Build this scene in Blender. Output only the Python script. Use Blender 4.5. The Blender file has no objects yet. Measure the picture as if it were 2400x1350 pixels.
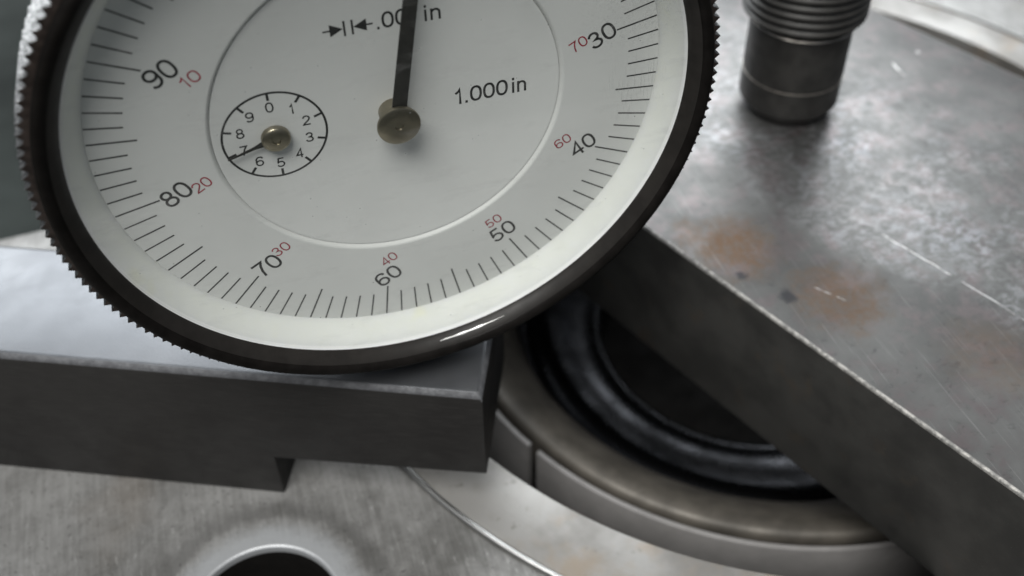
import bpy, bmesh, math, random
from mathutils import Matrix, Vector
random.seed(7)
MM = 0.001
scene = bpy.context.scene
col = scene.collection

# ------------------------------------------------------------------ camera
# solved from the dial graduations (mm; dial face = plane y 0, dial centre = origin, z up)
cam_data = bpy.data.cameras.new('camera')
cam = bpy.data.objects.new('camera', cam_data)
col.objects.link(cam)
scene.camera = cam
FPX = 2374.91
CPOS = (-11.1700658, -67.2861116, 50.9645550)
CX = (0.9486705, -0.3158542, -0.0161367)   # image right
CY = (-0.2163231, -0.6108162, -0.7616481)   # image down
CZ = (0.2307132, 0.7260438, -0.6477899)   # view direction
cam_data.sensor_fit = 'HORIZONTAL'
cam_data.sensor_width = 36.0
cam_data.lens = FPX / 2400 * 36
cam_data.shift_y = -(675 - 397) / 2400
cam_data.clip_start = 0.004
cam_data.clip_end = 20
cam_data.dof.use_dof = True
cam_data.dof.focus_distance = 0.088
cam_data.dof.aperture_fstop = 27
cam.matrix_world = Matrix((
    (CX[0], -CY[0], -CZ[0], CPOS[0] * MM),
    (CX[1], -CY[1], -CZ[1], CPOS[1] * MM),
    (CX[2], -CY[2], -CZ[2], CPOS[2] * MM),
    (0, 0, 0, 1)))

# ------------------------------------------------------------------ light
world = bpy.data.worlds.new('World')
scene.world = world
world.use_nodes = True
bg = world.node_tree.nodes['Background']
bg.inputs[0].default_value = (0.80, 0.88, 1.0, 1)
bg.inputs[1].default_value = 0.17

def area(name, az, el, dist, sx, sy, power, colour, target=(0, 0, -0.03)):
    d = bpy.data.lights.new(name, 'AREA')
    d.shape = 'RECTANGLE'
    d.size, d.size_y, d.energy, d.color = sx, sy, power, colour
    o = bpy.data.objects.new(name, d)
    col.objects.link(o)
    a, e = math.radians(az), math.radians(el)
    t = Vector(target)
    p = t + dist * Vector((math.cos(e) * math.cos(a), math.cos(e) * math.sin(a), math.sin(e)))
    o.location = p
    o.rotation_euler = (t - p).to_track_quat('-Z', 'Y').to_euler()
    return o
area('window_light', 80, 39, 1.6, 2.15, 0.86, 44, (0.93, 0.97, 1.0))
area('room_light', 234, 62, 1.3, 0.75, 0.55, 23, (1.0, 0.99, 0.965))

vs = scene.view_settings
vs.view_transform = 'Standard'
vs.look = 'None'
vs.exposure = 0.0
vs.gamma = 1.0
vs.use_curve_mapping = False
scene.render.engine = 'CYCLES'

# ------------------------------------------------------------------ material helpers
class NT:
    """small helper that strings shader nodes together; coordinates come out in millimetres"""
    def __init__(self, name):
        self.m = bpy.data.materials.new(name)
        self.m.use_nodes = True
        self.t = self.m.node_tree
        self.b = self.t.nodes['Principled BSDF']
        self.out = self.t.nodes['Material Output']
        tc = self.t.nodes.new('ShaderNodeTexCoord')
        mp = self.t.nodes.new('ShaderNodeMapping')
        mp.inputs['Scale'].default_value = (1000, 1000, 1000)
        self.t.links.new(tc.outputs['Object'], mp.inputs['Vector'])
        self.co = mp.outputs['Vector']
    def n(self, kind): return self.t.nodes.new(kind)
    def put(self, sock, v):
        if hasattr(v, 'node'): self.t.links.new(v, sock)
        elif isinstance(v, (int, float)): sock.default_value = v
        else: sock.default_value = tuple(v) + ((1,) if len(v) == 3 and sock.type == 'RGBA' else ())
    def map(self, rot=(0, 0, 0), sc=(1, 1, 1), loc=(0, 0, 0)):
        mp = self.n('ShaderNodeMapping')
        mp.inputs['Rotation'].default_value = rot
        mp.inputs['Scale'].default_value = sc
        mp.inputs['Location'].default_value = loc
        self.t.links.new(self.co, mp.inputs['Vector'])
        return mp.outputs['Vector']
    def noise(self, size, detail=4, rough=0.55, vec=None, dist=0.0):
        nd = self.n('ShaderNodeTexNoise')
        self.t.links.new(vec or self.co, nd.inputs['Vector'])
        nd.inputs['Scale'].default_value = 1.0 / size
        nd.inputs['Detail'].default_value = detail
        nd.inputs['Roughness'].default_value = rough
        nd.inputs['Distortion'].default_value = dist
        return nd.outputs['Fac']
    def ramp(self, fac, a, b, lo=0.0, hi=1.0):
        mr = self.n('ShaderNodeMapRange')
        mr.interpolation_type = 'SMOOTHSTEP'
        self.put(mr.inputs['Value'], fac)
        mr.inputs['From Min'].default_value = a
        mr.inputs['From Max'].default_value = b
        mr.inputs['To Min'].default_value = lo
        mr.inputs['To Max'].default_value = hi
        return mr.outputs['Result']
    def math(self, op, a, b=0.0):
        nd = self.n('ShaderNodeMath'); nd.operation = op
        self.put(nd.inputs[0], a); self.put(nd.inputs[1], b)
        return nd.outputs[0]
    def mix(self, fac, a, b):
        nd = self.n('ShaderNodeMix'); nd.data_type = 'RGBA'
        self.put(nd.inputs[0], fac); self.put(nd.inputs[6], a); self.put(nd.inputs[7], b)
        return nd.outputs[2]
    def dist(self, p):
        nd = self.n('ShaderNodeVectorMath'); nd.operation = 'DISTANCE'
        self.t.links.new(self.co, nd.inputs[0]); nd.inputs[1].default_value = p
        return nd.outputs['Value']
    def sep(self, vec):
        nd = self.n('ShaderNodeSeparateXYZ'); self.t.links.new(vec, nd.inputs[0])
        return nd.outputs
    def bump(self, h, dist, strength=1.0, prev=None):
        nd = self.n('ShaderNodeBump')
        nd.inputs['Strength'].default_value = strength
        nd.inputs['Distance'].default_value = dist * MM
        self.put(nd.inputs['Height'], h)
        if prev: self.t.links.new(prev, nd.inputs['Normal'])
        return nd.outputs['Normal']
    def set(self, **k):
        names = {'color': 'Base Color', 'metal': 'Metallic', 'rough': 'Roughness', 'normal': 'Normal',
                 'spec': 'Specular IOR Level', 'coat': 'Coat Weight', 'coat_rough': 'Coat Roughness',
                 'sss': 'Subsurface Weight'}
        for a, v in k.items(): self.put(self.b.inputs[names[a]], v)
        return self.m

M = {}
def mat_flange():
    s = NT('machined_steel')
    big = s.noise(14, 5, 0.6)
    mid = s.noise(3.2, 5, 0.65, dist=0.4)
    fine = s.noise(0.45, 4, 0.6)
    streak = s.noise(1.0, 4, 0.6, s.map(rot=(0, 0, 0.9), sc=(2.2, 0.16, 1)))
    v = s.math('ADD', s.math('MULTIPLY', big, 0.45), s.math('ADD', s.math('MULTIPLY', mid, 0.33), s.math('MULTIPLY', streak, 0.22)))
    c = s.mix(s.ramp(v, 0.33, 0.66), (0.11, 0.108, 0.102), (0.30, 0.298, 0.29))
    c = s.mix(s.ramp(fine, 0.58, 0.76), c, (0.085, 0.082, 0.08))
    c = s.mix(s.ramp(s.noise(0.8, 5, 0.7, s.map(rot=(0, 0, 0.9), sc=(1.6, 0.5, 1), loc=(5, 5, 0))), 0.58, 0.72, 0, 0.5), c, (0.42, 0.42, 0.41))
    # brownish oil film
    c = s.mix(s.ramp(s.noise(19, 3, 0.5, s.map(loc=(7, 3, 0))), 0.56, 0.72, 0, 0.30), c, (0.20, 0.165, 0.13))
    # dark worn ring round the bolt hole
    d = s.math('ADD', s.dist((-21.5, -11.5, -52.1)), s.math('MULTIPLY', s.math('SUBTRACT', s.noise(4.0, 4, 0.7), 0.5), 3.2))
    ring = s.math('MULTIPLY', s.ramp(d, 11.0, 12.3), s.ramp(d, 14.6, 12.7))
    c = s.mix(s.math('MULTIPLY', ring, 0.45), c, (0.06, 0.058, 0.055))
    clean = s.ramp(d, 11.6, 9.0)
    c = s.mix(s.math('MULTIPLY', clean, 0.7), c, (0.40, 0.415, 0.43))
    r = s.ramp(v, 0.3, 0.7, 0.56, 0.42)
    h = s.math('ADD', s.math('MULTIPLY', fine, 0.5), s.math('MULTIPLY', streak, 0.6))
    return s.set(color=c, metal=0.37, rough=r, normal=s.bump(h, 0.05, 0.6))
M['flange'] = mat_flange()

def mat_ring():
    s = NT('polished_ring_steel')
    big = s.noise(11, 4, 0.6)
    # turning marks run round the ring's own axis (object origin = axis)
    x, y, z = s.sep(s.co)
    rad = s.math('SQRT', s.math('ADD', s.math('MULTIPLY', x, x), s.math('MULTIPLY', y, y)))
    nd = s.n('ShaderNodeTexNoise'); nd.noise_dimensions = '1D'
    s.put(nd.inputs['W'], rad); nd.inputs['Scale'].default_value = 5.0; nd.inputs['Detail'].default_value = 3
    c = s.mix(s.ramp(big, 0.35, 0.65), (0.165, 0.157, 0.145), (0.275, 0.268, 0.255))
    c = s.mix(s.ramp(s.noise(8, 4, 0.6, s.map(loc=(3, 9, 0))), 0.50, 0.72, 0, 0.55), c, (0.25, 0.185, 0.12))
    c = s.mix(s.ramp(s.noise(1.6, 4, 0.6), 0.62, 0.72, 0, 0.8), c, (0.16, 0.15, 0.14))
    return s.set(color=c, metal=0.35, rough=s.ramp(big, 0.3, 0.7, 0.46, 0.34), normal=s.bump(nd.outputs['Fac'], 0.02, 0.5))
M['ring'] = mat_ring()

def mat_bar():
    s = NT('worn_dark_steel')
    big = s.noise(16, 4, 0.55)
    mid = s.noise(3.6, 5, 0.62, dist=0.3)
    speck = s.noise(0.62, 3, 0.6)
    fine = s.noise(0.22, 3, 0.6)
    c = s.mix(s.ramp(big, 0.36, 0.62), (0.100, 0.100, 0.097), (0.150, 0.149, 0.144))
    c = s.mix(s.ramp(mid, 0.45, 0.70, 0, 0.42), c, (0.20, 0.152, 0.155))
    # scuffed field of small pale scales, along the bar
    x, y, z = s.sep(s.co)
    u = s.math('ADD', s.math('MULTIPLY', x, 0.926), s.math('MULTIPLY', y, 0.377))
    field = s.math('MULTIPLY', s.ramp(s.math('ADD', u, s.math('MULTIPLY', s.math('SUBTRACT', big, 0.5), 26)), 44.5, 53.0), s.ramp(u, 86, 60))
    grit = s.noise(1.15, 7, 0.74, s.map(rot=(0, 0, 1.18), sc=(0.8, 1.2, 1)), 0.4)
    patch = s.ramp(s.noise(7.5, 4, 0.6, s.map(loc=(4, 1, 0))), 0.36, 0.60, 0.25, 1.0)
    scale = s.math('MULTIPLY', s.ramp(grit, 0.44, 0.62), patch)
    tint = s.mix(s.noise(6, 2, 0.5), (0.31, 0.30, 0.285), (0.28, 0.30, 0.335))
    c = s.mix(s.math('MULTIPLY', s.math('MULTIPLY', field, scale), 0.62), c, tint)
    c = s.mix(s.math('MULTIPLY', s.ramp(grit, 0.46, 0.30), 0.45), c, (0.045, 0.045, 0.047))
    c = s.mix(s.math('MULTIPLY', s.ramp(fine, 0.66, 0.78), 0.5), c, (0.22, 0.22, 0.22))
    # hair scratches in two directions
    h1 = s.ramp(s.noise(1.0, 2, 0.5, s.map(rot=(0, 0, 0.62), sc=(7.0, 0.10, 1))), 0.66, 0.72)
    h2 = s.ramp(s.noise(1.0, 2, 0.5, s.map(rot=(0, 0, -0.35), sc=(8.0, 0.14, 1), loc=(3, 8, 0))), 0.68, 0.74)
    c = s.mix(s.math('MULTIPLY', s.math('MAXIMUM', h1, h2), 0.35), c, (0.34, 0.335, 0.325))
    # rust stains
    def rust(p, rr, amt):
        d = s.math('ADD', s.dist(p), s.math('MULTIPLY', s.math('SUBTRACT', s.noise(3.6, 7, 0.75), 0.5), 11.0))
        return s.math('MULTIPLY', s.ramp(d, rr, rr * 0.25), amt)
    rs = s.math('MULTIPLY', s.ramp(s.noise(0.8, 5, 0.75), 0.36, 0.60, 0.45, 1.0), s.math('MAXIMUM', s.math('MAXIMUM', rust((38.6, 4.0, -32.1), 6.4, 0.80), rust((45.5, -6.5, -32.1), 6.6, 0.62)),
                s.math('MAXIMUM', rust((34.5, 7.5, -32.1), 3.4, 0.4), rust((56, -19, -32.1), 7.0, 0.3))))
    c = s.mix(rs, c, (0.150, 0.088, 0.050))
    # dark oil spots
    def spot(p, rr):
        d = s.math('ADD', s.dist(p), s.math('MULTIPLY', s.math('SUBTRACT', s.noise(1.0, 3, 0.6), 0.5), 1.8))
        return s.ramp(d, rr, rr * 0.4)
    sp = s.math('MAXIMUM', spot((37.0, 0.0, -32.1), 0.9), spot((40.2, -4.6, -32.1), 1.3))
    c = s.mix(s.math('MULTIPLY', sp, 0.8), c, (0.04, 0.04, 0.045))
    # one long scratch and a few short nicks
    def scratch(a, b, w, amt):
        ax, ay = a; bx_, by = b
        L = math.hypot(bx_ - ax, by - ay); dx, dy = (bx_ - ax) / L, (by - ay) / L
        px = s.math('SUBTRACT', x, ax); py = s.math('SUBTRACT', y, ay)
        along = s.math('ADD', s.math('MULTIPLY', px, dx), s.math('MULTIPLY', py, dy))
        off = s.math('ABSOLUTE', s.math('ADD', s.math('SUBTRACT', s.math('MULTIPLY', px, dy), s.math('MULTIPLY', py, dx)),
                     s.math('MULTIPLY', s.math('SUBTRACT', s.noise(2.5, 2, 0.5), 0.5), 0.5)))
        k = s.math('MULTIPLY', s.ramp(off, w, w * 0.3), s.math('MULTIPLY', s.ramp(along, 0, 0.6), s.ramp(along, L, L - 0.6)))
        return s.math('MULTIPLY', s.math('MULTIPLY', k, s.ramp(s.noise(1.3, 2, 0.5), 0.35, 0.55)), amt)
    sc = s.math('MAXIMUM', scratch((55.5, 0.6), (66.0, -25.0), 0.14, 0.7),
                s.math('MAXIMUM', scratch((43.6, -4.2), (45.9, -7.4), 0.10, 0.7),
                s.math('MAXIMUM', scratch((77.2, 30.5), (77.0, 26.5), 0.22, 0.8), scratch((82.0, 31.6), (83.2, 30.4), 0.45, 1.0))))
    c = s.mix(sc, c, (0.72, 0.71, 0.69))
    r = s.math('ADD', s.ramp(mid, 0.3, 0.7, 0.47, 0.37), s.math('MULTIPLY', rs, 0.2))
    h = s.math('ADD', s.math('MULTIPLY', grit, 1.0), s.math('ADD', s.math('MULTIPLY', fine, 0.3), s.math('MULTIPLY', sc, -0.8)))
    return s.set(color=c, metal=0.8, rough=r, normal=s.bump(h, 0.022, 0.6))
M['bar'] = mat_bar()

def mat_bar_side():  # bar steel in a darker colour, the shade of the side faces painted in
    s = NT('shaded_side_steel')
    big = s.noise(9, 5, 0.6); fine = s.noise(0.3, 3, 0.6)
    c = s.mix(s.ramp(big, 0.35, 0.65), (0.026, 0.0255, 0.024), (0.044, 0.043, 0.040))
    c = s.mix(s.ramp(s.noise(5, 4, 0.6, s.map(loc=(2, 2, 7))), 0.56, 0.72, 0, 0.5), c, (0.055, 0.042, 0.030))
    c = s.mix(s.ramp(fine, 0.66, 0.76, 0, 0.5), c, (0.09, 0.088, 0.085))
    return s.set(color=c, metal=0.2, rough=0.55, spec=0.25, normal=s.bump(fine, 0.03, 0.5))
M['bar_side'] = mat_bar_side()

def mat_block():
    s = NT('black_oxide_steel')
    big = s.noise(20, 3, 0.5); fine = s.noise(0.22, 3, 0.6); mid = s.noise(2.5, 4, 0.6)
    c = s.mix(s.ramp(big, 0.35, 0.65), (0.018, 0.017, 0.0165), (0.025, 0.024, 0.023))
    c = s.mix(s.ramp(mid, 0.70, 0.80, 0, 0.5), c, (0.014, 0.013, 0.013))
    lines = s.noise(1.0, 3, 0.6, s.map(rot=(0, 0, 0.437), sc=(0.05, 1.0, 5.0)))
    c = s.mix(s.ramp(lines, 0.45, 0.70, 0, 0.35), c, (0.042, 0.040, 0.038))
    c = s.mix(s.math('MULTIPLY', s.ramp(s.noise(0.5, 4, 0.7), 0.66, 0.74), s.ramp(s.noise(7, 2, 0.5), 0.5, 0.6, 0, 0.6)), c, (0.09, 0.085, 0.078))
    return s.set(color=c, metal=0.0, spec=0.1, rough=s.ramp(mid, 0.3, 0.7, 0.55, 0.46), normal=s.bump(s.math('ADD', fine, lines), 0.03, 0.7))
M['block'] = mat_block()

def mat_block_top():
    s = NT('ground_top_steel')
    mid = s.noise(2.5, 4, 0.6); fine = s.noise(0.22, 3, 0.6)
    c = s.mix(s.ramp(s.noise(14, 3, 0.5), 0.35, 0.65), (0.125, 0.13, 0.138), (0.155, 0.16, 0.168))
    c = s.mix(s.ramp(mid, 0.66, 0.80, 0, 0.25), c, (0.08, 0.08, 0.085))
    return s.set(color=c, metal=0.75, rough=s.ramp(mid, 0.3, 0.7, 0.40, 0.34), normal=s.bump(fine, 0.02, 0.6))
M['block_top'] = mat_block_top()

def mat_edge(key, name, c0, c1, metal, r0, r1):
    s = NT(name)
    f = s.noise(0.9, 5, 0.7)
    M[key] = s.set(color=s.mix(s.ramp(f, 0.38, 0.62), c0, c1), metal=metal, rough=s.ramp(f, 0.35, 0.65, r0, r1),
                   normal=s.bump(s.noise(0.35, 3, 0.6), 0.08, 0.8))
mat_edge('bar_edge', 'worn_bright_edge', (0.15, 0.147, 0.14), (0.33, 0.32, 0.30), 0.5, 0.62, 0.5)
mat_edge('block_edge', 'worn_block_edge', (0.07, 0.071, 0.076), (0.105, 0.107, 0.113), 0.3, 0.68, 0.62)

def simple(key, name, colour, metal=0.0, rough=0.5, size=1.5, var=0.25, bump=0.01, spec=0.5, bsize=0.2):
    s = NT(name)
    f = s.noise(size, 4, 0.6)
    c = s.mix(s.ramp(f, 0.3, 0.7), [k * (1 - var) for k in colour], [min(1, k * (1 + var)) for k in colour])
    M[key] = s.set(color=c, metal=metal, rough=s.ramp(f, 0.3, 0.7, rough * 1.12, rough * 0.9), spec=spec,
                   normal=s.bump(s.noise(bsize, 2, 0.5), bump, 0.6))
simple('bezel', 'black_bezel_lacquer', (0.008, 0.0072, 0.0066), 0.0, 0.38, 2.0, 0.25, 0.006, spec=0.02)
for nd in M['bezel'].node_tree.nodes:
    if nd.type == 'BSDF_PRINCIPLED': nd.inputs['Coat Weight'].default_value = 0.03; nd.inputs['Coat Roughness'].default_value = 0.12
simple('bezel_inner', 'inner_slope_lacquer', (0.017, 0.0155, 0.014), 0.0, 0.42, 2.0, 0.2, 0.006, spec=0.15)
simple('knurl', 'worn_knurl_metal', (0.026, 0.0205, 0.018), 0.0, 0.45, 0.9, 0.35, 0.02, spec=0.12)
simple('knurl_side', 'bare_knurl_metal', (0.15, 0.15, 0.148), 0.85, 0.36, 0.3, 0.85, 0.08)
simple('print', 'black_print', (0.018, 0.018, 0.018), 0.0, 0.55, 0.6, 0.4, 0.0)
simple('red_print', 'red_print', (0.30, 0.020, 0.040), 0.0, 0.55, 0.6, 0.3, 0.0)
simple('needle', 'black_needle_enamel', (0.020, 0.019, 0.017), 0.0, 0.5, 1.0, 0.3, 0.004)
simple('brass', 'tarnished_brass', (0.27, 0.243, 0.185), 0.92, 0.33, 1.6, 0.15, 0.006)
simple('case', 'satin_case_metal', (0.42, 0.42, 0.41), 1.0, 0.35, 3, 0.15, 0.01)
simple('stud', 'black_stud_steel', (0.030, 0.029, 0.027), 0.3, 0.42, 2.5, 0.3, 0.03)
simple('stud_edge', 'bare_stud_edge', (0.33, 0.31, 0.28), 0.9, 0.4, 1.0, 0.3, 0.02)
simple('drum', 'machined_drum_steel', (0.20, 0.193, 0.188), 0.2, 0.6, 4.0, 0.10, 0.03)
simple('cone', 'browned_dish_steel', (0.092, 0.083, 0.070), 0.3, 0.55, 6.0, 0.35, 0.04)
simple('seal', 'oily_black_rubber', (0.046, 0.047, 0.051), 1.0, 0.27, 5.0, 0.5, 0.02, bsize=3.0)
simple('void', 'recess_shade_black', (0.006, 0.0055, 0.005), 0.0, 0.7, 3.0, 0.3, 0.03, spec=0.1)  # near-black colour stands for the shade deep in hole and bore
simple('bench', 'dark_green_bench', (0.016, 0.0195, 0.018), 0.0, 0.75, 60.0, 0.5, 0.1, spec=0.1)

def mat_dial(key, name, colour):
    s = NT(name)
    big = s.noise(9, 3, 0.5)
    c = s.mix(s.ramp(big, 0.3, 0.7), [k * 0.96 for k in colour], colour)
    # faint handling smudges and a few specks of dirt
    c = s.mix(s.ramp(s.noise(2.2, 5, 0.7), 0.63, 0.80, 0, 0.18), c, (0.40, 0.40, 0.38))
    v = s.n('ShaderNodeTexVoronoi'); s.t.links.new(s.co, v.inputs['Vector']); v.inputs['Scale'].default_value = 0.27
    keep = s.ramp(s.noise(5.0, 1, 0.5), 0.54, 0.57)
    c = s.mix(s.math('MULTIPLY', s.ramp(v.outputs['Distance'], 0.032, 0.016), keep), c, (0.10, 0.10, 0.10))
    M[key] = s.set(color=c, rough=0.48, spec=0.35, normal=s.bump(s.noise(6, 2, 0.5), 0.01, 0.3))
mat_dial('dial', 'dial_white_enamel', (0.70, 0.705, 0.69))
mat_dial('disc', 'disc_white_enamel', (0.72, 0.725, 0.71))

def mat_rim():
    s = NT('milky_rim_plastic')
    f = s.noise(4, 4, 0.6)
    c = s.mix(s.ramp(f, 0.35, 0.7), (0.80, 0.81, 0.765), (0.83, 0.84, 0.80))
    c = s.mix(s.ramp(s.noise(5, 2, 0.5, s.map(loc=(2, 5, 0))), 0.64, 0.75, 0, 0.35), c, (0.84, 0.83, 0.58))
    s.b.inputs['Subsurface Radius'].default_value = (1, 1, 0.8)
    s.b.inputs['Subsurface Scale'].default_value = 0.0012
    M['rim'] = s.set(color=c, rough=0.55, spec=0.2, sss=0.5, normal=s.bump(s.noise(0.8, 3, 0.5, s.map(sc=(1, 1, 0.3))), 0.01, 0.4))
mat_rim()

def mat_crystal():
    s = NT('clear_crystal')
    tr = s.n('ShaderNodeBsdfTransparent'); tr.inputs[0].default_value = (0.965, 0.97, 0.965, 1)
    gl = s.n('ShaderNodeBsdfGlossy'); gl.inputs['Roughness'].default_value = 0.06
    lw = s.n('ShaderNodeLayerWeight'); lw.inputs['Blend'].default_value = 0.5
    fres = s.math('ADD', 0.035, s.math('MULTIPLY', 0.965, s.math('POWER', lw.outputs['Facing'], 5.0)))   # Schlick, same from both sides
    mx = s.n('ShaderNodeMixShader')
    s.put(mx.inputs[0], fres); s.t.links.new(tr.outputs[0], mx.inputs[1]); s.t.links.new(gl.outputs[0], mx.inputs[2])
    # fine hair scratches that scatter light near the edge
    sc = s.noise(1.0, 2, 0.5, s.map(rot=(0, 0, 0.35), sc=(9, 0.35, 1)))
    zone = s.math('MULTIPLY', s.ramp(s.dist((20.5, -0.5, 2.7)), 4.2, 1.2), s.ramp(sc, 0.60, 0.68, 0, 0.22))
    scuff = s.math('MULTIPLY', s.ramp(s.dist((20.5, 8.5, 2.7)), 6.5, 1.5), s.ramp(s.noise(0.5, 4, 0.7), 0.50, 0.70, 0, 0.28))
    smear = s.ramp(s.noise(3.0, 5, 0.65, s.map(rot=(0, 0, 0.5), sc=(0.5, 1.6, 1), loc=(9, 2, 0))), 0.52, 0.78, 0.0, 0.10)
    vo = s.n('ShaderNodeTexVoronoi'); s.t.links.new(s.co, vo.inputs['Vector']); vo.inputs['Scale'].default_value = 0.9
    dust = s.math('MULTIPLY', s.ramp(vo.outputs['Distance'], 0.075, 0.04), s.ramp(s.noise(2.0, 1, 0.5, s.map(loc=(1, 7, 3))), 0.55, 0.60, 0, 0.45))
    k = s.math('MAXIMUM', s.math('MAXIMUM', zone, scuff), s.math('MAXIMUM', smear, dust))
    df = s.n('ShaderNodeBsdfDiffuse'); df.inputs[0].default_value = (0.42, 0.42, 0.41, 1)
    m2 = s.n('ShaderNodeMixShader')
    s.put(m2.inputs[0], k); s.t.links.new(mx.outputs[0], m2.inputs[1]); s.t.links.new(df.outputs[0], m2.inputs[2])
    s.t.links.new(m2.outputs[0], s.out.inputs['Surface'])
    M['crystal'] = s.m
mat_crystal()

# ------------------------------------------------------------------ object helpers
def tag(o, label=None, cat=None, group=None, kind=None):
    if label: o['label'] = label
    if cat: o['category'] = cat
    if group: o['group'] = group
    if kind: o['kind'] = kind
    return o

def link(name, me, parent=None, loc=(0, 0, 0), rot=None):
    o = bpy.data.objects.new(name, me)
    col.objects.link(o)
    o.location = Vector(loc) * MM
    if rot is not None: o.rotation_euler = rot
    if parent: o.parent = parent
    return o

def empty(name, loc):
    o = bpy.data.objects.new(name, None)
    o.empty_display_size = 0.005
    col.objects.link(o)
    o.location = Vector(loc) * MM
    return o

def mesh(name, verts, faces, mat, smooth=False, angle=35):
    me = bpy.data.meshes.new(name)
    me.from_pydata([tuple(c * MM for c in v) for v in verts], [], faces)
    me.materials.append(mat)
    bm = bmesh.new(); bm.from_mesh(me)
    bmesh.ops.recalc_face_normals(bm, faces=bm.faces)
    bm.to_mesh(me); bm.free()
    if smooth:
        me.polygons.foreach_set('use_smooth', [True] * len(me.polygons))
        me.set_sharp_from_angle(angle=math.radians(angle))
    return me

def lathe(name, prof, mat, n=256, closed=True, radial=None, a0=0.0, a1=2 * math.pi, angle=35):
    """prof: list of (r, z); radial(i, k, r) may modulate the radius"""
    full = abs(a1 - a0 - 2 * math.pi) < 1e-6
    cnt = n if full else n + 1
    verts, faces = [], []
    for i in range(cnt):
        a = a0 + (a1 - a0) * i / n
        for k, (r, z) in enumerate(prof):
            rr = radial(i, k, r) if radial else r
            verts.append((rr * math.cos(a), rr * math.sin(a), z))
    m = len(prof)
    ks = m if closed else m - 1
    for i in range(n):
        j = (i + 1) % cnt
        for k in range(ks):
            l = (k + 1) % m
            faces.append((i * m + k, j * m + k, j * m + l, i * m + l))
    if not full and closed:
        faces.append(tuple(range(m))); faces.append(tuple(n * m + k for k in range(m)))
    return mesh(name, verts, faces, mat, True, angle)

def flat(name, pts, h, mat):
    return mesh(name, [(x, y, h) for x, y in pts], [tuple(range(len(pts)))], mat)

def arc(cx, cy, rx, ry, a0, a1, n=18):
    return [(cx + rx * math.cos(math.radians(a0 + (a1 - a0) * i / n)), cy + ry * math.sin(math.radians(a0 + (a1 - a0) * i / n))) for i in range(n + 1)]
def oval(cx, cy, rx, ry, n=40, p=2.35):
    out = []
    for i in range(n):
        a = 2 * math.pi * i / n; c, q = math.cos(a), math.sin(a)
        out.append((cx + rx * math.copysign(abs(c) ** (2 / p), c), cy + ry * math.copysign(abs(q) ** (2 / p), q)))
    return out
# engraving-style digits: centre lines in a cell of height 1 (closed flag, points)
GLYPH = {
    '0': (0.62, [(1, oval(0.31, 0.5, 0.25, 0.445))]),
    '1': (0.40, [(0, [(0.05, 0.72), (0.15, 0.78), (0.24, 0.88), (0.27, 0.97), (0.27, 0.0)])]),
    '2': (0.62, [(0, arc(0.31, 0.70, 0.24, 0.245, 170, -20, 16) + [(0.50, 0.53), (0.30, 0.32), (0.12, 0.15), (0.07, 0.055), (0.58, 0.055)])]),
    '3': (0.62, [(0, arc(0.30, 0.73, 0.205, 0.215, 165, -75, 16)[:-1] + [(0.27, 0.515)] + arc(0.30, 0.285, 0.24, 0.23, 80, -165, 18))]),
    '4': (0.62, [(0, [(0.45, 0.0), (0.45, 0.95), (0.05, 0.27), (0.60, 0.27)])]),
    '5': (0.62, [(0, [(0.53, 0.945), (0.18, 0.945), (0.11, 0.50)] + arc(0.30, 0.32, 0.245, 0.265, 140, -155, 22))]),
    '6': (0.62, [(0, [(0.52, 0.78)] + arc(0.34, 0.62, 0.27, 0.325, 45, 190, 16) + [(0.065, 0.36)]), (1, oval(0.31, 0.31, 0.24, 0.255, 32, 2.1))]),
    '7': (0.62, [(0, [(0.05, 0.945), (0.56, 0.945), (0.40, 0.68), (0.29, 0.36), (0.24, 0.0)])]),
    '8': (0.62, [(1, oval(0.31, 0.735, 0.195, 0.21, 28, 2.1)), (1, oval(0.31, 0.285, 0.24, 0.23, 32, 2.1))]),
    '9': (0.62, [(1, oval(0.31, 0.69, 0.24, 0.255, 32, 2.1)), (0, [(0.555, 0.64)] + arc(0.28, 0.38, 0.27, 0.325, 10, -135, 16))]),
    '.': (0.26, [(0, [(0.13, 0.0), (0.13, 0.12)])]),
    'i': (0.24, [(0, [(0.12, 0.0), (0.12, 0.70)]), (0, [(0.12, 0.86), (0.12, 0.98)])]),
    'n': (0.56, [(0, [(0.09, 0.0), (0.09, 0.70)]), (0, [(0.09, 0.44)] + arc(0.28, 0.44, 0.19, 0.215, 165, 0, 14) + [(0.47, 0.0)])]),
}
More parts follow.
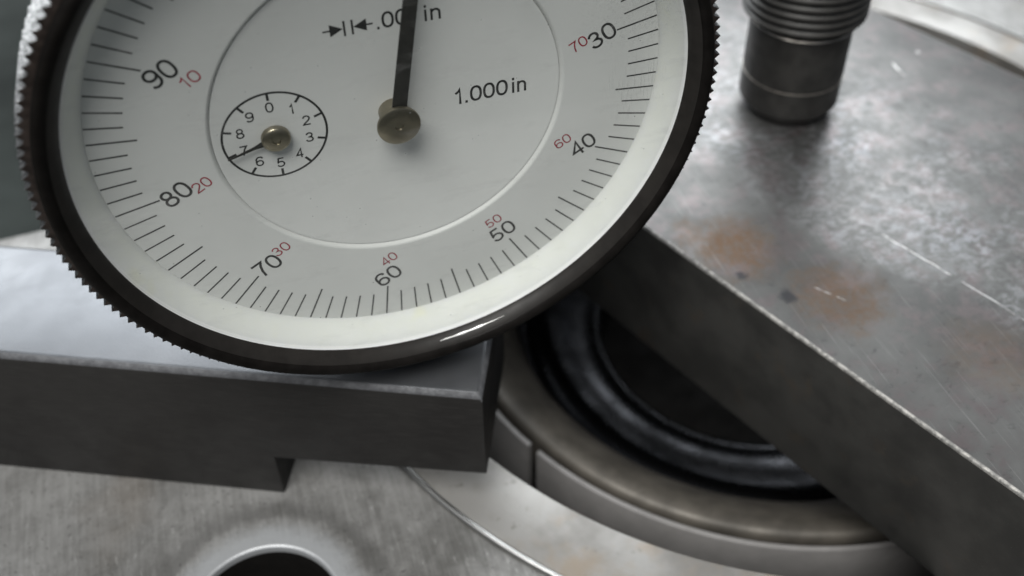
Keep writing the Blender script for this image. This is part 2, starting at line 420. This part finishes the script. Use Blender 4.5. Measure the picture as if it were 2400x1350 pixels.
def place_text(name, txt, height, mat, h, cx, cy, parent, width=None, rot=0.0, wt=0.132, gap=0.07):
    """flat printed lettering, centred on (cx, cy); width stretches the row"""
    polys, x = [], 0.0
    for ch in txt:
        w, strokes = GLYPH[ch]
        for closed, pts in strokes: polys.append((closed, [(px + x, py) for px, py in pts]))
        x += w + gap
    x0 = min(p[0] for c, pl in polys for p in pl); x1 = max(p[0] for c, pl in polys for p in pl)
    kx = (width - wt * height) / (x1 - x0) if width else height
    verts, faces = [], []
    wm = wt * height / 2
    for q, (closed, pl) in enumerate(polys):
        P = [Vector(((px - (x0 + x1) / 2) * kx, (py - 0.5) * height * (1 - wt * 0.0))) for px, py in pl]
        n = len(P); base = len(verts)
        if not closed:
            P[0] = P[0] + (P[0] - P[1]).normalized() * wm * 0.3
            P[-1] = P[-1] + (P[-1] - P[-2]).normalized() * wm * 0.3
        for i in range(n):
            a = P[(i - 1) % n] if (closed or i > 0) else P[i]
            b = P[(i + 1) % n] if (closed or i < n - 1) else P[i]
            d1 = (P[i] - a).normalized() if (P[i] - a).length > 1e-9 else (b - P[i]).normalized()
            d2 = (b - P[i]).normalized() if (b - P[i]).length > 1e-9 else d1
            t = (d1 + d2).normalized() if (d1 + d2).length > 1e-6 else d1
            nn = Vector((-t.y, t.x)); mit = min(2.2, 1 / max(0.3, nn.dot(Vector((-d1.y, d1.x)))))
            hq = 0.0012 * q
            verts += [(P[i].x + nn.x * wm * mit, P[i].y + nn.y * wm * mit, hq), (P[i].x - nn.x * wm * mit, P[i].y - nn.y * wm * mit, hq)]
        for i in range(n if closed else n - 1):
            j = (i + 1) % n
            faces.append((base + 2 * i, base + 2 * i + 1, base + 2 * j + 1, base + 2 * j))
    return link(name, mesh(name, verts, faces, mat), parent, (cx, cy, h), (0, 0, rot))

# ------------------------------------------------------------------ setting
ZG = -52.1           # top of the housing flange
ZB = -96.0           # bench
C0 = (59.55, 29.6)   # axis of the housing bore
me = mesh('bench_top', [(-1500, -900, ZB), (1500, -900, ZB), (1500, 1800, ZB), (-1500, 1800, ZB)], [(0, 1, 2, 3)], M['bench'])
tag(link('bench_top', me), 'dark green grey bench surface far behind the dial', kind='structure')

# ------------------------------------------------------------------ housing
housing = empty('steel_housing', (C0[0], C0[1], ZB))
tag(housing, 'mottled grey machined steel housing with a round bore and a drilled bolt hole', 'housing')
def hchild(name, me, parent=housing):
    # meshes here are modelled in world millimetres, so undo the root offset
    return link(name, me, parent, (-C0[0], -C0[1], -ZB))

def plate_from_curve(name, outer, circles, ztop, zbot, bev, mat, base=(0, 0, 0)):
    cu = bpy.data.curves.new(name + '_c', 'CURVE')
    cu.dimensions = '2D'; cu.fill_mode = 'BOTH'
    loops = [outer] + [[(cx + r * math.cos(2 * math.pi * i / n), cy + r * math.sin(2 * math.pi * i / n)) for i in range(n)] for cx, cy, r, n in circles]
    for lp in loops:
        sp = cu.splines.new('POLY'); sp.points.add(len(lp) - 1); sp.use_cyclic_u = True
        for p, (x, y) in zip(sp.points, lp): p.co = (x, y, 0, 1)
    t = (ztop - zbot) / 2
    cu.extrude = t - bev; cu.bevel_depth = bev; cu.bevel_resolution = 2; cu.offset = -bev
    o = bpy.data.objects.new('tmp_plate', cu); col.objects.link(o)
    dg = bpy.context.evaluated_depsgraph_get(); dg.update()
    me = bpy.data.meshes.new_from_object(o.evaluated_get(dg))
    bpy.data.objects.remove(o); bpy.data.curves.remove(cu)
    for v in me.vertices:
        v.co = Vector((v.co.x * MM, v.co.y * MM, (v.co.z + (ztop + zbot) / 2) * MM))
    me.materials.clear(); me.materials.append(mat)
    me.name = name
    me.polygons.foreach_set('use_smooth', [True] * len(me.polygons))
    me.set_sharp_from_angle(angle=math.radians(30))
    return me
outline = [(-96, 57.2), (-25, 58.9), (20, 100), (70, 128), (150, 118), (185, 60), (185, -66), (-96, -66)]
HOLE = (-21.5, -11.5)
me = plate_from_curve('flange', outline, [(C0[0], C0[1], 69.0, 320), (HOLE[0], HOLE[1], 8.1, 128)], ZG, ZG - 30, 0.35, M['flange'])
hchild('flange', me)
# lining of the bolt hole: bore coloured black for its shade, closed below
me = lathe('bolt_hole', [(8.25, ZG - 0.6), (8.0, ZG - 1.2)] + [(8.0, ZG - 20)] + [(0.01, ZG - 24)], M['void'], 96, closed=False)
o = link('bolt_hole', me, housing, (HOLE[0] - C0[0], HOLE[1] - C0[1], -ZB))
# sleeve ring pressed into the flange
me = lathe('sleeve_ring', [(61.0, ZG - 0.06), (61.06, ZG + 0.02), (61.2, ZG + 0.04), (68.0, ZG + 0.06), (68.35, ZG + 0.02), (68.62, ZG - 0.25), (68.7, ZG - 0.7),
                           (68.7, ZG - 26), (61.0, ZG - 26)], M['ring'], 320)
link('sleeve_ring', me, housing, (0, 0, -ZB))
me = lathe('retaining_wire', [(68.84 + 0.36 * math.cos(2 * math.pi * k / 10), ZG + 0.16 + 0.36 * math.sin(2 * math.pi * k / 10)) for k in range(10)], M['case'], 320, angle=80)
link('retaining_wire', me, housing, (0, 0, -ZB))
# slotted drum inside the bore
ZD = -64.4
g0, g1 = math.radians(206.0), math.radians(207.7)
me = lathe('slotted_drum', [(50.7, ZD - 26), (50.7, ZD - 0.25), (50.6, ZD - 0.06), (50.45, ZD), (50.1, ZD), (50.0, ZD - 0.1), (50.0, ZD - 26)], M['drum'], 240, a0=g1, a1=g0 + 2 * math.pi)
link('slotted_drum', me, housing, (0, 0, -ZB))
me = lathe('dished_plate', [(48.6, ZD - 12), (48.6, ZD - 1.6), (48.3, ZD - 0.9), (47.6, ZD - 0.65), (46, ZD - 1.0), (43, ZD - 3.2), (40.5, ZD - 6.0), (39.0, ZD - 8.2), (38.3, ZD - 10), (38.0, ZD - 12.5), (38.0, ZD - 14)], M['cone'], 200, angle=80)
link('dished_plate', me, housing, (0, 0, -ZB))
me = lathe('shaft_seal', [(38.4, ZD - 11.5), (37.8, ZD - 13.6), (36.9, ZD - 14.9), (35.9, ZD - 15.2), (34.8, ZD - 14.8), (33.4, ZD - 14.55), (31.8, ZD - 14.9), (29.5, ZD - 16.0), (27.0, ZD - 17.0), (25.0, ZD - 17.3), (24.3, ZD - 17.15), (23.4, ZD - 17.8), (22.8, ZD - 24.2)], M['seal'], 200, closed=False, angle=80)
link('shaft_seal', me, housing, (0, 0, -ZB))
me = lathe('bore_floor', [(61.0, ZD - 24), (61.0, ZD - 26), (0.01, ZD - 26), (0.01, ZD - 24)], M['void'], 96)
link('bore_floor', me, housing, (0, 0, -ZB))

# ------------------------------------------------------------------ cross bar with stud
def bevelled_prism(name, pts, z0, z1, mat, bev, seg=3, jitter=0.0):
    bm = bmesh.new()
    lo = [bm.verts.new((x * MM, y * MM, z0 * MM)) for x, y in pts]
    hi = [bm.verts.new((x * MM, y * MM, z1 * MM)) for x, y in pts]
    n = len(pts)
    bm.faces.new(list(reversed(lo))); bm.faces.new(hi)
    for i in range(n): bm.faces.new((lo[i], lo[(i + 1) % n], hi[(i + 1) % n], hi[i]))
    bmesh.ops.recalc_face_normals(bm, faces=bm.faces)
    bmesh.ops.bevel(bm, geom=list(bm.edges), offset=bev * MM, segments=seg, profile=0.5, affect='EDGES')
    me = bpy.data.meshes.new(name); bm.to_mesh(me); bm.free()
    me.materials.append(mat)
    me.polygons.foreach_set('use_smooth', [True] * len(me.polygons))
    me.set_sharp_from_angle(angle=math.radians(32))
    return me
ZS = -32.2
de = Vector((0.3771, -0.9262)); ne = Vector((0.9262, 0.3771))
P0 = Vector((30.04, 10.42))
def bp(s, t): p = P0 + de * s + ne * t; return (p.x, p.y)
bar = empty('cross_bar', (*bp(-10, 30), ZG))
tag(bar, 'thick flat bar of worn rust stained steel lying across the round bore', 'steel bar')
me = bevelled_prism('slab', [bp(-95, 0), bp(95, 0), bp(95, 61.5), bp(-95, 61.5)], ZG + 0.25, ZS, M['bar'], 0.36)
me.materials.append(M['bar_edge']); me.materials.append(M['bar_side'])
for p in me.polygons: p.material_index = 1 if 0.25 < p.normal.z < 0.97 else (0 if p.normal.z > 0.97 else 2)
o = link('slab', me, bar); o.location = -bar.location

SB = (58.1, 26.9)
stud = empty('threaded_stud', (SB[0], SB[1], ZS))
tag(stud, 'black round threaded stud standing upright on the worn steel bar', 'stud')
R1, R2 = 6.52, 7.75
prof = [(0.01, 0.0), (4.9, 0.0), (5.3, 0.15), (6.1, 1.5), (R1, 2.0), (R1, 5.75)]
link('shank_foot', lathe('shank_foot', prof, M['stud'], 96, closed=False), stud)
link('scribed_ring', lathe('scribed_ring', [(R1 - 0.4, 5.76), (R1 + 0.02, 5.78), (R1 + 0.04, 5.95), (R1 - 0.4, 6.02)], M['stud_edge'], 96), stud)
link('shank', lathe('shank', [(R1 - 0.4, 6.0), (R1 - 0.02, 6.03), (R1 - 0.02, 13.75)], M['stud'], 96, closed=False), stud)
link('shoulder_ring', lathe('shoulder_ring', [(R1 - 0.4, 13.76), (R1 + 0.10, 13.76), (R1 + 0.32, 13.95), (R1 + 0.2, 14.1), (R1 - 0.4, 14.1)], M['stud_edge'], 96), stud)
# helical thread
def thread(r_minor, r_major, z0, pitch, turns, mat, n=96):
    verts, faces = [], []
    prof = [(0.0, 0.05), (0.30, 0.15), (0.46, 1.0), (0.66, 1.0), (0.85, 0.15)]
    m = len(prof); rows = int(turns * n)
    for i in range(rows + 1):
        a = 2 * math.pi * i / n
        for fz, fr in prof:
            z = z0 + pitch * (i / n + fz)
            zc = z0 + pitch * 1.0
            lead = min(1.0, max(0.0, (z - z0) / 1.1))
            r = r_minor + (r_major - r_minor) * fr
            r = min(r, R1 + 0.25 + (r_major - R1) * lead)
            verts.append((r * math.cos(a), r * math.sin(a), max(z, z0)))
    for i in range(rows):
        for k in range(m - 1):
            faces.append((i * m + k, (i + 1) * m + k, (i + 1) * m + k + 1, i * m + k + 1))
        if i + n <= rows:
            faces.append((i * m + m - 1, (i + 1) * m + m - 1, (i + 1 + n) * m, (i + n) * m) if i + 1 + n <= rows else (i * m + m - 1, (i + 1) * m + m - 1, (i + n) * m))
    return mesh('thread', verts, faces, mat, True, 50)
link('thread', thread(7.15, R2, 14.0, 1.15, 24, M['stud']), stud)
link('thread_core', lathe('thread_core', [(R1 - 0.5, 13.9), (7.0, 14.9), (7.14, 16), (7.14, 40.5), (6.2, 41.4), (0.01, 41.4)], M['stud'], 96, closed=False), stud)

# ------------------------------------------------------------------ bridge block
ZT = -31.0
B0 = Vector((4.29, -7.41)); ab = math.radians(-25.06)
e1 = Vector((math.cos(ab), math.sin(ab))); e2 = Vector((-e1.y, e1.x))
block = bpy.data.objects.new('bridge_block', None)
DEPTH = 15.9; SL = -96.0
def block_mesh():
    prof = [(SL, ZG), (-23.6, ZG), (-23.6, -45.1), (0, -44.4), (0, ZT), (SL, ZT)]
    bm = bmesh.new()
    f, b = [], []
    for s, z in prof:
        p = B0 + e1 * s; q = p + e2 * DEPTH
        f.append(bm.verts.new((p.x * MM, p.y * MM, z * MM))); b.append(bm.verts.new((q.x * MM, q.y * MM, z * MM)))
    n = len(prof)
    bm.faces.new(f); bm.faces.new(list(reversed(b)))
    for i in range(n): bm.faces.new((f[i], b[i], b[(i + 1) % n], f[(i + 1) % n]))
    bmesh.ops.recalc_face_normals(bm, faces=bm.faces)
    bm.edges.ensure_lookup_table()
    top = [e for e in bm.edges if all(abs(v.co.z - ZT * MM) < 1e-7 for v in e.verts)]
    rest = [e for e in bm.edges if e not in top]
    bmesh.ops.bevel(bm, geom=top, offset=0.85 * MM, segments=4, profile=0.5, affect='EDGES')
    sharp = [e for e in bm.edges if e.calc_face_angle(0) > math.radians(40)]
    bmesh.ops.bevel(bm, geom=sharp, offset=0.16 * MM, segments=2, profile=0.5, affect='EDGES')
    me = bpy.data.meshes.new('bridge_block'); bm.to_mesh(me); bm.free()
    me.materials.append(M['block']); me.materials.append(M['block_top']); me.materials.append(M['block_edge'])
    for p in me.polygons: p.material_index = 1 if p.normal.z > 0.97 else (2 if p.normal.z > 0.2 else 0)
    me.polygons.foreach_set('use_smooth', [True] * len(me.polygons))
    me.set_sharp_from_angle(angle=math.radians(32))
    return me
bpy.data.objects.remove(block)
block = link('bridge_block', block_mesh())
tag(block, 'long black steel bridge block with a notch underneath, carrying the dial indicator', 'block')

# ------------------------------------------------------------------ dial indicator
STEM_Y = 5.2
dial = empty('dial_indicator', (0, STEM_Y, ZT))
tag(dial, 'round dial indicator with white face and knurled black bezel standing on black block', 'dial indicator')
RX = Matrix.Rotation(math.pi / 2, 4, 'X')
TICK0 = math.radians(118.921)
A_RING = TICK0 - math.pi / 2
def dpart(name, me, roll=0.0):
    o = bpy.data.objects.new(name, me); col.objects.link(o)
    o.parent = dial
    o.matrix_local = Matrix.Translation(Vector((0, -STEM_Y, -ZT)) * MM) @ RX @ Matrix.Rotation(roll, 4, 'Z')
    return o
REC = -0.35
# bezel
bez = dpart('bezel', lathe('bezel', [(26.28, 3.98), (26.45, 4.22), (26.75, 4.36), (27.0, 4.38), (27.22, 4.28), (27.34, 3.9), (27.36, 3.0), (27.36, -3.2), (25.6, -3.2), (25.6, 2.4), (26.1, 3.7)], M['bezel'], 256, angle=50))
o = link('inner_lip', lathe('inner_lip', [(25.47, 2.72), (25.52, 2.95), (25.75, 3.35), (26.1, 3.82), (26.30, 3.99), (26.12, 3.72), (25.62, 2.45), (25.5, 2.45)], M['bezel_inner'], 256, angle=50), bez)
NT_ = 184; SUB = 6
shape = [0.0, 0.22, 0.62, 1.0, 0.55, 0.15]
def teeth(i, k, r):
    if k in (2, 3, 4): return r - 0.56 * (1 - shape[i % SUB])
    return r
me = lathe('knurled_rim', [(27.25, 3.26), (27.68, 3.26), (28.29, 3.22), (28.33, 3.14), (28.33, -1.8), (27.2, -1.9)], M['knurl'], NT_ * SUB, radial=teeth, angle=28)
me.materials.append(M['knurl_side'])
for p in me.polygons:
    if abs(p.normal.z) < 0.3 and p.center.xy.length > 0.0274: p.material_index = 1
link('knurled_rim', me, bez)
def sliver(a0, a1, w, n=24):  # bright tapered strip shaped as the glint along the worn lip edge
    vv, ff = [], []
    for i in range(n + 1):
        t = i / n; a = math.radians(a0 + (a1 - a0) * t)
        ww = w * math.sin(math.pi * min(1, t * 1.15)) ** 0.7 * (0.75 + 0.25 * math.sin(t * 23)) + 0.012 if 0 < t < 1 else 0.006
        for r, h in ((25.80 - ww / 2, 3.44 - ww * 0.55), (25.80, 3.475), (25.80 + ww / 2, 3.44 + ww * 0.6)):
            vv.append((r * math.cos(a), r * math.sin(a), h + 0.012))
    for i in range(n):
        for k in range(2): ff.append((3 * i + k, 3 * i + 3 + k, 3 * i + 4 + k, 3 * i + 1 + k))
    return mesh('worn_edge_glint', vv, ff, M['case'], True, 80)
link('worn_edge_glint', sliver(-87, -72, 0.16), bez)
dpart('dial_rim', lathe('dial_rim', [(24.0, -0.05), (24.02, 0.02), (24.45, 0.75), (24.95, 1.7), (25.38, 2.6), (25.47, 2.74), (25.58, 2.6), (25.58, -0.4), (24.0, -0.4)], M['rim'], 256, angle=60))
ring = dpart('graduated_ring', lathe('graduated_ring', [(24.1, 0.0), (15.22, 0.0), (15.10, -0.03), (15.0, -0.10), (14.84, -0.36), (14.82, -0.6), (24.1, -0.6)], M['dial'], 256, angle=50), A_RING)
disc = dpart('centre_disc', lathe('centre_disc', [(1.15, REC), (14.55, REC), (14.68, REC + 0.05), (14.78, REC + 0.03), (14.82, REC - 0.05), (14.82, REC - 0.25), (1.15, REC - 0.25)], M['disc'], 256, angle=50))
dpart('crystal', lathe('crystal', [(0.01, 2.45), (25.44, 2.45), (25.44, 2.66), (0.01, 2.66)], M['crystal'], 128))
# graduations
def tick_mesh(name, r0, r1, w):
    return mesh(name, [(-w / 2, r0, 0.012), (w / 2, r0, 0.012), (w / 2, r1, 0.012), (-w / 2, r1, 0.012)], [(0, 1, 2, 3)], M['print'])
t_long, t_short = tick_mesh('long_mark', 20.24, 23.97, 0.15), tick_mesh('short_mark', 21.13, 23.97, 0.14)
for i in range(100):
    link('scale_mark', t_long if i % 5 == 0 else t_short, ring, (0, 0, 0), (0, 0, -2 * math.pi * i / 100))
for k in range(10):
    a = -2 * math.pi * k / 10
    s = str(k * 10) if k else '0'
    r = 18.86
    place_text('black_numeral', s, 1.74, M['print'], 0.012, -r * math.sin(a), r * math.cos(a), ring, width=2.55 if k else 1.15)
    if k not in (0,):
        rd = 16.68 if k != 5 else 17.05
        place_text('red_numeral', str((10 - k) * 10), 1.10, M['red_print'], 0.012, -rd * math.sin(a), rd * math.cos(a), ring, width=1.62, wt=0.115)
# print on the centre disc
HP = REC + 0.012
ZO = 0.11
place_text('range_lettering', '1.000', 1.55, M['print'], HP, 7.72, 0.05, disc, width=4.75, wt=0.14)
place_text('unit_lettering', 'in', 1.55, M['print'], HP, 11.12, 0.05, disc, width=1.28, wt=0.13)
place_text('division_lettering', '.001', 1.42, M['print'], HP, 1.05, 8.82, disc, width=3.1, wt=0.14)
place_text('unit_lettering', 'in', 1.42, M['print'], HP, 4.0, 8.75, disc, width=1.32, wt=0.13)
def strip(name, x0, y0, x1, y1, w, parent, h=HP):
    d = Vector((x1 - x0, y1 - y0)).normalized(); nn = Vector((-d.y, d.x)) * w / 2
    return link(name, flat(name, [(x0 + nn.x, y0 + nn.y), (x0 - nn.x, y0 - nn.y), (x1 - nn.x, y1 - nn.y), (x1 + nn.x, y1 + nn.y)], h, M['print']), parent)
cz = 8.72
strip('arrow_stem', -4.76, cz, -4.15, cz, 0.14, disc)
link('arrow_head', flat('arrow_head', [(-4.2, cz + 0.55), (-4.2, cz - 0.55), (-3.16, cz)], HP + 0.002, M['print']), disc)
strip('arrow_bar', -3.05, cz - 0.68, -3.05, cz + 0.68, 0.17, disc, HP + 0.004)
strip('arrow_bar', -2.42, cz - 0.66, -2.42, cz + 0.66, 0.17, disc, HP + 0.004)
link('arrow_head', flat('arrow_head', [(-1.3, cz - 0.55), (-1.3, cz + 0.55), (-2.34, cz)], HP + 0.002, M['print']), disc)
strip('arrow_stem', -1.36, cz, -0.80, cz, 0.14, disc)
# revolution counter
SX, SZ = -9.83, -0.03
seg = 128
vv = []; ff = []
for i in range(seg):
    a = 2 * math.pi * i / seg
    for r in (4.12, 4.31): vv.append((SX + r * math.cos(a), SZ + r * math.sin(a), HP))
for i in range(seg):
    j = (i + 1) % seg; ff.append((2 * i, 2 * j, 2 * j + 1, 2 * i + 1))
link('counter_circle', mesh('counter_circle', vv, ff, M['print']), disc)
for k in range(10):
    a = math.pi / 2 - 2 * math.pi * k / 10
    ca, sa = math.cos(a), math.sin(a)
    strip('counter_mark', SX + 3.5 * ca, SZ + 3.5 * sa, SX + 4.16 * ca, SZ + 4.16 * sa, 0.21, disc, HP + 0.003)
    rn = 2.82 if k not in (0, 5) else 2.84
    place_text('counter_numeral', str(k), 0.96, M['print'], HP, SX + rn * ca, SZ + rn * sa, disc, width=0.30 if k == 1 else 0.66, wt=0.135)
# counter needle
ha = math.atan2(-1.24 - SZ, -13.85 - SX)
def rotpts(pts, a, ox, oy): return [(ox + x * math.cos(a) - y * math.sin(a), oy + x * math.sin(a) + y * math.cos(a)) for x, y in pts]
def plate(name, pts, h0, h1, mat):
    n = len(pts)
    return mesh(name, [(x, y, h0) for x, y in pts] + [(x, y, h1) for x, y in pts],
                [tuple(range(n)), tuple(range(n, 2 * n))] + [(i, (i + 1) % n, n + (i + 1) % n, n + i) for i in range(n)], mat)
cn = dpart('counter_needle', plate('counter_needle', rotpts([(0, -0.36), (1.2, -0.26), (1.9, -0.13), (4.25, -0.05), (4.25, 0.05), (1.9, 0.13), (1.2, 0.26), (0, 0.36)], ha, SX, SZ), 0.02, 0.12, M['needle']))
def at_xy(me, x, y):
    for v in me.vertices: v.co.x += x * MM; v.co.y += y * MM
    return me
dpart('counter_hub', at_xy(lathe('counter_hub', [(0.01, 0.40), (0.30, 0.40), (0.34, 0.52), (0.80, 0.50), (1.08, 0.42), (1.18, 0.28), (1.19, -0.10), (1.10, -0.2), (0.85, -0.2), (0.85, REC)], M['brass'], 64, closed=False, angle=40), SX, SZ))
# main needle
na = math.pi / 2 - math.radians(10.1)
dpart('main_needle', plate('main_needle', rotpts([(-0.2, -0.62), (20.5, -0.56), (22.6, 0), (20.5, 0.56), (-0.2, 0.62)], na, 0, 0), 1.30, 1.45, M['needle']))
hub = dpart('needle_hub', lathe('needle_hub', [(0.01, 1.88), (0.30, 1.88), (0.36, 2.02), (0.9, 2.02), (1.62, 2.02), (1.80, 1.93), (1.84, 1.78), (1.80, 1.60), (1.3, 1.5), (0.9, 1.45)], M['brass'], 96, closed=False, angle=40))
dpart('needle_boss', lathe('needle_boss', [(0.01, 1.30), (1.12, 1.30), (1.27, 1.15), (1.27, -0.9), (0.9, -1.0)], M['brass'], 64, closed=False, angle=40))
# case, back and stem
dpart('case', lathe('case', [(26.2, -1.5), (26.6, -3.3), (26.6, -9.5), (26.0, -10.2), (0.01, -10.2), (0.01, -1.5)], M['case'], 128))
me = lathe('stem', [(0.01, -14.0), (4.2, -14.0), (4.7, -13.6), (4.7, 6.5), (0.01, 6.5)], M['case'], 64, closed=False)
link('stem', me, dial, (0, 0, 0))
